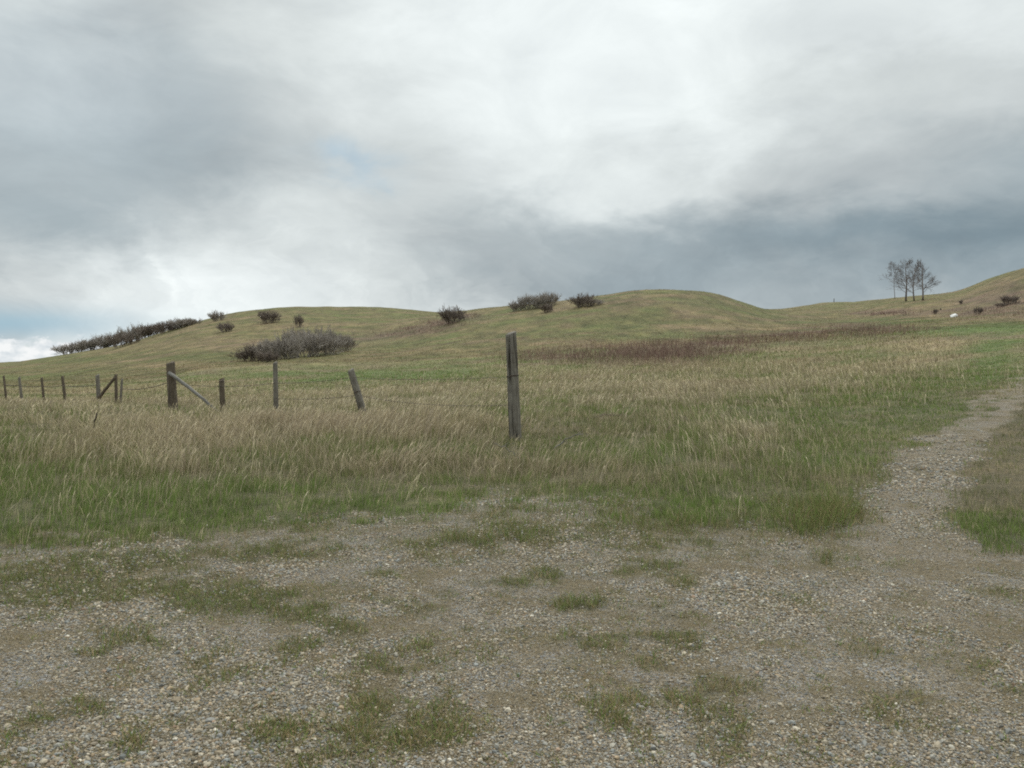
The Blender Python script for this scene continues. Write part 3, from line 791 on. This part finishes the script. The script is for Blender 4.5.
post(515.5, 13.3, 333, .098, 'thick grey split fence post standing alone in front of the middle hill', M_POST, (-.045, 0), True, (1.08,), 3)
post(363.5, 19.5, 368, .085, 'leaning grey post tilted left between the tall split post and the slim straight one', M_POST, (-.28, 0), False, (.55,), 4)
post(275.5, 21.0, 362.5, .062, 'slim straight grey post right of the short knobbly one', M_POST, (-.005, 0), False, (), 5)
post(222, 21.5, 380, .06, 'short knobbly post where the diagonal pole meets the grass', M_POST_BROWN, (-.02, 0), False, (.86, .80), 6, 1.05)
post(172.5, 22.0, 362.5, .112, 'thick dark brown post carrying the upper end of the pale diagonal pole', M_POST_BROWN, (-.04, 0), False, (), 7)
post(119.5, 32.0, 379, .042, 'thin post right of the small dark diagonal brace', M_POST, (.09, 0), False, (), 8)
post(115.5, 31.0, 374.5, .052, 'dark post at the upper end of the small diagonal brace', M_POST_BROWN, (.0, 0), False, (), 9)
post(98, 31.5, 375, .07, 'thick grey post at the lower end of the small diagonal brace', M_POST, (-.03, 0), False, (), 10)
post(64.5, 37, 376, .055, 'dark post leaning slightly left, fourth from the left edge', M_POST_BROWN, (-.10, 0), False, (), 11)
post(43, 41, 377.5, .05, 'thin grey post leaning left, third from the left edge', M_POST_BROWN, (-.07, 0), False, (), 12)
post(21, 45, 377, .062, 'pale grey post second from the left edge', M_POST, (-.10, 0), False, (), 13)
post(5.5, 49, 375.5, .058, 'dark thin post leaning left, nearest the left edge', M_POST_BROWN, (-.10, 0), False, (), 14)

def pole(name, a, b, r, mat, label, cat, bow=.0):
    a = np.array(a); b = np.array(b); L = np.linalg.norm(b - a)
    tb = Tubes(); n = 10
    pts = [np.array([bow * math.sin(math.pi * i / n) + .006 * math.sin(i * 2.1), .004 * math.cos(i * 1.7), L * i / n]) for i in range(n + 1)]
    tb.tube(pts, [r * (1.08 - .28 * i / n) for i in range(n + 1)], 10)
    o = link(name, tb.mesh(name), mat); o.location = a
    from mathutils import Vector
    o.rotation_mode = 'QUATERNION'; o.rotation_quaternion = Vector(b - a).to_track_quat('Z', 'X')
    return tag(o, label, cat)
t4 = top(4, .80); x, y = at_dist(219, 21.2)
pole('brace_pole', t4 + np.array([0, -.14, 0]), (x, y - .05, float(height(x, y)) + .03), .042, M_POLE, 'pale silvery pole slanting from the thick brown post down to the short one', 'brace pole', .03)
p7 = top(7, .22); p6 = top(6, .90)
pole('brace_pole', p7 + np.array([.05, -.08, 0]), p6 + np.array([0, -.07, 0]), .055, M_POST_BROWN, 'short dark pole slanting up between the two thick far posts', 'brace pole')
x, y = ground_at(90, 437)
z0 = float(height(x, y))
pole('broken_stake', (x, y, z0 - .05), (x + .13, y, z0 + .42), .016, M_POST_BROWN, 'thin dark broken stake tilted in the dry grass below the far braced posts', 'stake')

def wire(i, j, f1, f2, sag, label, r=.0028):
    a = top(i, f1); b = top(j, f2)
    L = np.linalg.norm(b - a); n = 24; tb = Tubes(); pts = []
    for k in range(n + 1):
        t = k / n; p = a + (b - a) * t; p[2] -= sag * 4 * t * (1 - t); p[1] -= .08
        pts.append(p)
    rr = r * max(1, min(np.linalg.norm(a[:2]), np.linalg.norm(b[:2])) / 11)
    tb.tube(pts, [rr] * (n + 1), 4)
    m = int(L / .14)
    for k in range(1, m):
        t = k / m; p = a + (b - a) * t; p[2] -= sag * 4 * t * (1 - t); p[1] -= .08
        for s in (-1, 1): tb.tube([p + np.array([-.012 * s, 0, -.014]), p + np.array([.012 * s, .006, .014])], [rr * .6] * 2, 3)
    tag(link('barbed_wire', tb.mesh('barbed_wire'), M_WIRE), label, 'wire', 'strands of barbed wire on the fence')
wire(0, 1, .60, .80, .05, 'rusty barbed wire from the middle of the tall split post to the leaning post')
wire(0, 1, .34, .42, .10, 'lower slack barbed wire between the tall split post and the leaning post')
wire(1, 2, .80, .60, .04, 'upper barbed wire between the leaning post and the slim straight post')
wire(1, 2, .42, .30, .05, 'lower barbed wire between the leaning post and the slim straight post')
wire(2, 3, .60, .82, .03, 'barbed wire between the slim straight post and the short knobbly post')
wire(3, 4, .82, .60, .03, 'barbed wire between the short knobbly post and the thick brown post')
wire(4, 5, .62, .62, .10, 'barbed wire between the thick brown post and the far thin post')
wire(7, 8, .66, .66, .05, 'barbed wire left of the far braced posts')
wire(8, 9, .66, .66, .05, 'barbed wire between the fourth and third posts from the left edge')
wire(9, 10, .66, .66, .05, 'barbed wire between the third and second posts from the left edge')
wire(10, 11, .66, .66, .05, 'barbed wire between the two posts nearest the left edge')

# small far posts on the right slope
def stub(u, dist, v, label):
    post(u, dist, v, .10, label, M_POST_BROWN, (0, 0), seed=int(u))
stub(833, 243, 298.5, 'tiny far post on the skyline right of the dip between hills')
stub(939.5, 136, 308.5, 'tiny far dark post beside the tiny bush left of the white rock')

# rocks
def rock(u, v, wpx, hpx, col, label, seed, name='rock'):
    x, y = ground_at(u, v); z = float(height(x, y)); r = math.hypot(x, y)
    import bmesh
    bm = bmesh.new(); bmesh.ops.create_icosphere(bm, subdivisions=3, radius=1)
    g = np.random.default_rng(seed); ph = g.uniform(0, 6, 9)
    cuts = [(lambda d: d / np.linalg.norm(d))(g.normal(0, 1, 3)) for _ in range(9)]
    for vv in bm.verts:
        p = np.array(vv.co)
        for c in cuts:
            q = p @ c
            if q > .72: p = p - c * (q - .72)
        p = p * (1 + .05 * math.sin(4 * p[0] + ph[0]) * math.sin(5 * p[1] + ph[1]))
        vv.co = p
    me = bpy.data.meshes.new(name); bm.to_mesh(me); bm.free()
    a = me.color_attributes.new('Col', 'FLOAT_COLOR', 'POINT')
    a.data.foreach_set('color', np.tile(np.array(col + (1,), np.float32), len(me.vertices)))
    o = link(name, me, M_ROCK); o.location = (x, y, z + hpx * r / F * .18); o.scale = (wpx * r / F * .62, wpx * r / F * .5, hpx * r / F * .62)
    o.rotation_euler = (0, -.25, .3)
    tag(o, label, 'rock')
rock(954, 317, 5.5, 4.2, (.80, .80, .78), 'white rock on the brown right slope below the bare trees', 3)

# fallen sticks and wiry dead stalks
def stick(u1, v1, du, dh, dy, r, label, name='fallen_stick', mat=None):
    x, y = ground_at(u1, v1); z = float(height(x, y)); R = math.hypot(x, y)
    w = du * R / F; tb = Tubes(); n = 7; rs = random.Random(u1)
    pts = [(w * i / n, dy * i / n + rs.gauss(0, .01), .03 + dh * (i / n) + rs.gauss(0, .012) + .05 * math.sin(3.1 * i / n)) for i in range(n + 1)]
    tb.tube(pts, [r * (1 - .5 * i / n) for i in range(n + 1)], 6)
    for k in (2, 4, 5):
        p = np.array(pts[k]); tb.tube([p, p + np.array([rs.uniform(.02, .14), rs.uniform(-.1, .1), rs.uniform(.03, .15)])], [r * .5, r * .25], 4)
    o = link(name, tb.mesh(name), mat or M_POST_BROWN); o.location = (x, y, z)
    tag(o, label, 'stick')
stick(508, 438, 14, .16, .1, .014, 'dark fallen stick leaning at the foot of the tall split post')
stick(552, 452, 32, .22, .2, .010, 'pale bare twig lying in matted grass right of the split post', mat=M_POLE)
stick(520, 462, -26, .20, .1, .008, 'pale curled dead twig below the foot of the split post', mat=M_POLE)
stick(590, 420, 34, .02, .3, .018, 'dark stick lying in the grass right of the split post')

# ------------------------------------------------------------------ sky
def s2l(c): return tuple(((x / 255.) / 12.92 if x / 255. <= .04045 else ((x / 255. + .055) / 1.055) ** 2.4) for x in c)
def build_world():
    w = bpy.data.worlds.new('World'); sc.world = w; w.use_nodes = True
    nt = w.node_tree; nt.nodes.clear(); L = nt.links.new
    out = nt.nodes.new('ShaderNodeOutputWorld'); bg = nt.nodes.new('ShaderNodeBackground')
    bg.inputs['Strength'].default_value = .1
    sky = nt.nodes.new('ShaderNodeTexSky'); sky.sky_type = 'NISHITA'; sky.sun_disc = False
    sky.sun_elevation = math.radians(SUN_EL); sky.sun_rotation = math.radians(SUN_AZ)
    tc = nt.nodes.new('ShaderNodeTexCoord'); G = tc.outputs['Generated']
    mp = nt.nodes.new('ShaderNodeMapping'); mp.inputs['Scale'].default_value = (1, 1, 2.1); L(G, mp.inputs['Vector'])
    V = mp.outputs[0]
    def cn(scale, detail, rough, dist=0, off=0):
        n = nt.nodes.new('ShaderNodeTexNoise'); n.inputs['Scale'].default_value = scale; n.inputs['Detail'].default_value = detail
        n.inputs['Roughness'].default_value = rough; n.inputs['Distortion'].default_value = dist
        q = nt.nodes.new('ShaderNodeVectorMath'); q.operation = 'ADD'; q.inputs[1].default_value = (off, off * .7, off * 1.3); L(V, q.inputs[0]); L(q.outputs[0], n.inputs['Vector'])
        return n
    sx = nt.nodes.new('ShaderNodeSeparateXYZ'); L(G, sx.inputs[0])
    az = math_n(nt, 'ARCTAN2', sx.outputs[0], sx.outputs[1]); el = math_n(nt, 'ARCSINE', sx.outputs[2])
    wn = cn(3.2, 5, .55, .3, 3); ws = nt.nodes.new('ShaderNodeSeparateColor'); L(wn.outputs['Color'], ws.inputs[0])
    wn2 = cn(11, 6, .6, .4, 13); ws2 = nt.nodes.new('ShaderNodeSeparateColor'); L(wn2.outputs['Color'], ws2.inputs[0])
    waz = math_n(nt, 'MULTIPLY_ADD', math_n(nt, 'SUBTRACT', ws.outputs[0], .5), .34, az)
    waz = math_n(nt, 'MULTIPLY_ADD', math_n(nt, 'SUBTRACT', ws2.outputs[0], .5), .16, waz)
    wel = math_n(nt, 'MULTIPLY_ADD', math_n(nt, 'SUBTRACT', ws.outputs[1], .5), .15, el)
    wel = math_n(nt, 'MULTIPLY_ADD', math_n(nt, 'SUBTRACT', ws2.outputs[1], .5), .075, wel)
    # table of cloud tones: rows by elevation, columns by bearing
    US = [-80, 0, 80, 170, 260, 350, 440, 530, 620, 710, 800, 890, 980, 1080]
    VS = [-60, 0, 60, 120, 180, 240, 290, 340]
    TABLE = [
     [232,238,236,230,234,238,242,246,246,244,242,240,240,238],
     [222,230,228,214,224,232,242,248,248,244,242,240,240,234],
     [212,224,224,200,214,226,238,248,248,242,238,236,234,226],
     [196,208,206,190,198,210,232,246,248,238,220,216,210,198],
     [184,192,190,180,196,214,210,236,234,212,200,198,182,170],
     [178,180,170,192,226,224,200,184,176,164,156,152,146,146],
     [204,206,224,246,246,236,214,176,168,166,186,168,164,168],
     [208,216,234,244,240,236,236,232,206,214,228,214,208,204]]
    TINT = lambda g: s2l((min(255, g - 7 - max(0, 205 - g) * .17), g, min(255, g + 0 + max(0, 215 - g) * .13)))
    a_lo, a_hi = -math.radians(42), math.radians(42)
    fa = math_n(nt, 'DIVIDE', math_n(nt, 'SUBTRACT', waz, a_lo), a_hi - a_lo, clamp=True)
    ec = [math.asin(float((lambda d: d[2] / math.sqrt(d[0] ** 2 + d[1] ** 2 + d[2] ** 2))(direction(512, v)))) for v in VS]
    e_lo, e_hi = -.05, .60
    fe = math_n(nt, 'DIVIDE', math_n(nt, 'SUBTRACT', wel, e_lo), e_hi - e_lo, clamp=True)
    pe = [(e - e_lo) / (e_hi - e_lo) for e in ec]
    pa = [(math.atan((u - 512) / F) - a_lo) / (a_hi - a_lo) for u in US]
    acc = None
    for j, row in enumerate(TABLE):
        c = ramp(nt, fa, [(p, TINT(g)) for p, g in zip(pa, row)], 'B_SPLINE')
        st = []
        for k in range(len(VS) - 1, -1, -1): st.append((pe[k], (1, 1, 1) if k == j else (0, 0, 0)))
        wgt = ramp(nt, fe, st, 'EASE')
        t = mix(nt, 1.0, c, wgt, 'MULTIPLY')
        acc = t if acc is None else mix(nt, 1.0, acc, t, 'ADD')
    # wisps
    n1 = cn(5.5, 7, .58, .5, 7).outputs['Fac']; n2 = cn(1.9, 4, .5, .2, 1).outputs['Fac']
    det = ramp(nt, n1, [(.25, (.86, .865, .875)), (.5, (1, 1, 1)), (.75, (1.13, 1.125, 1.12))])
    cloud = mix(nt, 1.0, acc, det, 'MULTIPLY')
    cloud = mix(nt, 1.0, cloud, ramp(nt, n2, [(.3, (.95, .95, .955)), (.7, (1.05, 1.05, 1.045))]), 'MULTIPLY')
    # rain veils hanging under the cloud base: streaks stretched in height, low in the sky only
    cb = nt.nodes.new('ShaderNodeCombineXYZ'); L(math_n(nt, 'MULTIPLY', math_n(nt, 'MULTIPLY_ADD', el, .35, waz), 17), cb.inputs[0]); L(math_n(nt, 'MULTIPLY', el, 5.5), cb.inputs[1])
    vs = nt.nodes.new('ShaderNodeTexNoise'); vs.inputs['Scale'].default_value = 1; vs.inputs['Detail'].default_value = 5; vs.inputs['Roughness'].default_value = .6; vs.inputs['Distortion'].default_value = .4; L(cb.outputs[0], vs.inputs['Vector'])
    lowm = math_n(nt, 'MULTIPLY', math_n(nt, 'SUBTRACT', .21, el), 7, clamp=True)
    cloud = mix(nt, math_n(nt, 'MULTIPLY', lowm, .9), cloud, mix(nt, 1.0, cloud, ramp(nt, vs.outputs['Fac'], [(.3, (.92, .925, .93)), (.5, (1, 1, 1)), (.72, (1.13, 1.12, 1.11))]), 'MULTIPLY'))
    # an overcast sky is brighter overhead than at its rim
    zen = nt.nodes.new('ShaderNodeMapRange'); L(el, zen.inputs[0]); zen.inputs[1].default_value = .55; zen.inputs[2].default_value = 1.35; zen.inputs[3].default_value = 1; zen.inputs[4].default_value = 1.9
    zc = nt.nodes.new('ShaderNodeCombineColor'); [L(zen.outputs[0], zc.inputs[q]) for q in range(3)]
    cloud = mix(nt, 1.0, cloud, zc.outputs[0], 'MULTIPLY')
    # thin places where blue shows through
    def lobe(u, v, su, sv, a=waz, e=wel):
        d = direction(u, v); A = math.atan2(d[0], d[1]); E = math.atan2(d[2], math.hypot(d[0], d[1]))
        q1 = math_n(nt, 'POWER', math_n(nt, 'ABSOLUTE', math_n(nt, 'DIVIDE', math_n(nt, 'SUBTRACT', a, A), su / F)), 2)
        q2 = math_n(nt, 'POWER', math_n(nt, 'ABSOLUTE', math_n(nt, 'DIVIDE', math_n(nt, 'SUBTRACT', e, E), sv / F)), 2)
        return math_n(nt, 'EXPONENT', math_n(nt, 'MULTIPLY', math_n(nt, 'ADD', q1, q2), -1))
    blue = mix(nt, .75, sky.outputs[0], (s2l((138, 186, 214))[0] * 10, s2l((138, 186, 214))[1] * 10, s2l((138, 186, 214))[2] * 10))
    cl10 = mix(nt, 1.0, cloud, (10, 10, 10), 'MULTIPLY')
    mel = math_n(nt, 'MULTIPLY_ADD', math_n(nt, 'SUBTRACT', ws.outputs[1], .5), .05, el)
    g1 = math_n(nt, 'MULTIPLY', lobe(5, 322, 95, 14, az, mel), .85, clamp=True)
    g2 = math_n(nt, 'MULTIPLY', lobe(350, 180, 40, 14), .35); g3 = math_n(nt, 'MULTIPLY', lobe(40, 90, 120, 70), .12)
    gap = math_n(nt, 'ADD', math_n(nt, 'ADD', g1, g2), g3, clamp=True)
    col = mix(nt, gap, cl10, blue)
    # small bright cumulus low on the left horizon
    cu = cn(30, 6, .6, .2, 9).outputs['Fac']
    topel = math_n(nt, 'MULTIPLY_ADD', math_n(nt, 'SUBTRACT', cu, .5), .045, .0125)
    inc = math_n(nt, 'MULTIPLY_ADD', math_n(nt, 'ADD', az, .50), .045, topel)
    cm = math_n(nt, 'MULTIPLY', math_n(nt, 'SUBTRACT', inc, el), 260, clamp=True)
    azm = math_n(nt, 'MULTIPLY', math_n(nt, 'SUBTRACT', -.36, az), 12, clamp=True)
    cuc = ramp(nt, cn(44, 5, .6, 0, 2).outputs['Fac'], [(.35, tuple(10 * q for q in s2l((206, 216, 222)))), (.6, tuple(10 * q for q in s2l((246, 248, 248))))])
    col = mix(nt, math_n(nt, 'MULTIPLY', cm, azm), col, cuc)
    L(col, bg.inputs['Color']); L(bg.outputs[0], out.inputs[0])
SUN_EL, SUN_AZ = 52, 12
build_world()

# ------------------------------------------------------------------ sun, camera, render
sd = bpy.data.lights.new('sun', 'SUN'); sd.energy = 1.9; sd.angle = math.radians(25); sd.color = (1, .965, .91)
so = bpy.data.objects.new('sun', sd); COL.objects.link(so)
so.rotation_euler = (math.radians(90 - SUN_EL), 0, math.radians(180 - SUN_AZ)); so.location = (0, 0, 40)

cd = bpy.data.cameras.new('camera'); co = bpy.data.objects.new('camera', cd); COL.objects.link(co)
cd.sensor_width = 36; cd.lens = F / 1024 * 36; cd.clip_end = 6000; cd.clip_start = .05
co.location = (0, 0, EYE); co.rotation_euler = (math.pi / 2 - PITCH, 0, 0)
sc.camera = co

sc.view_settings.view_transform = 'Standard'; sc.view_settings.look = 'None'
sc.view_settings.gamma = 1; sc.view_settings.exposure = 0; sc.view_settings.use_curve_mapping = False
sc.render.engine = 'CYCLES'
sc.cycles.max_bounces = 4; sc.cycles.diffuse_bounces = 3; sc.cycles.transmission_bounces = 3
sc.cycles.use_denoising = False
sc.cycles.filter_width = 1.9
sc.cycles.sample_clamp_indirect = 3; sc.cycles.sample_clamp_direct = 8
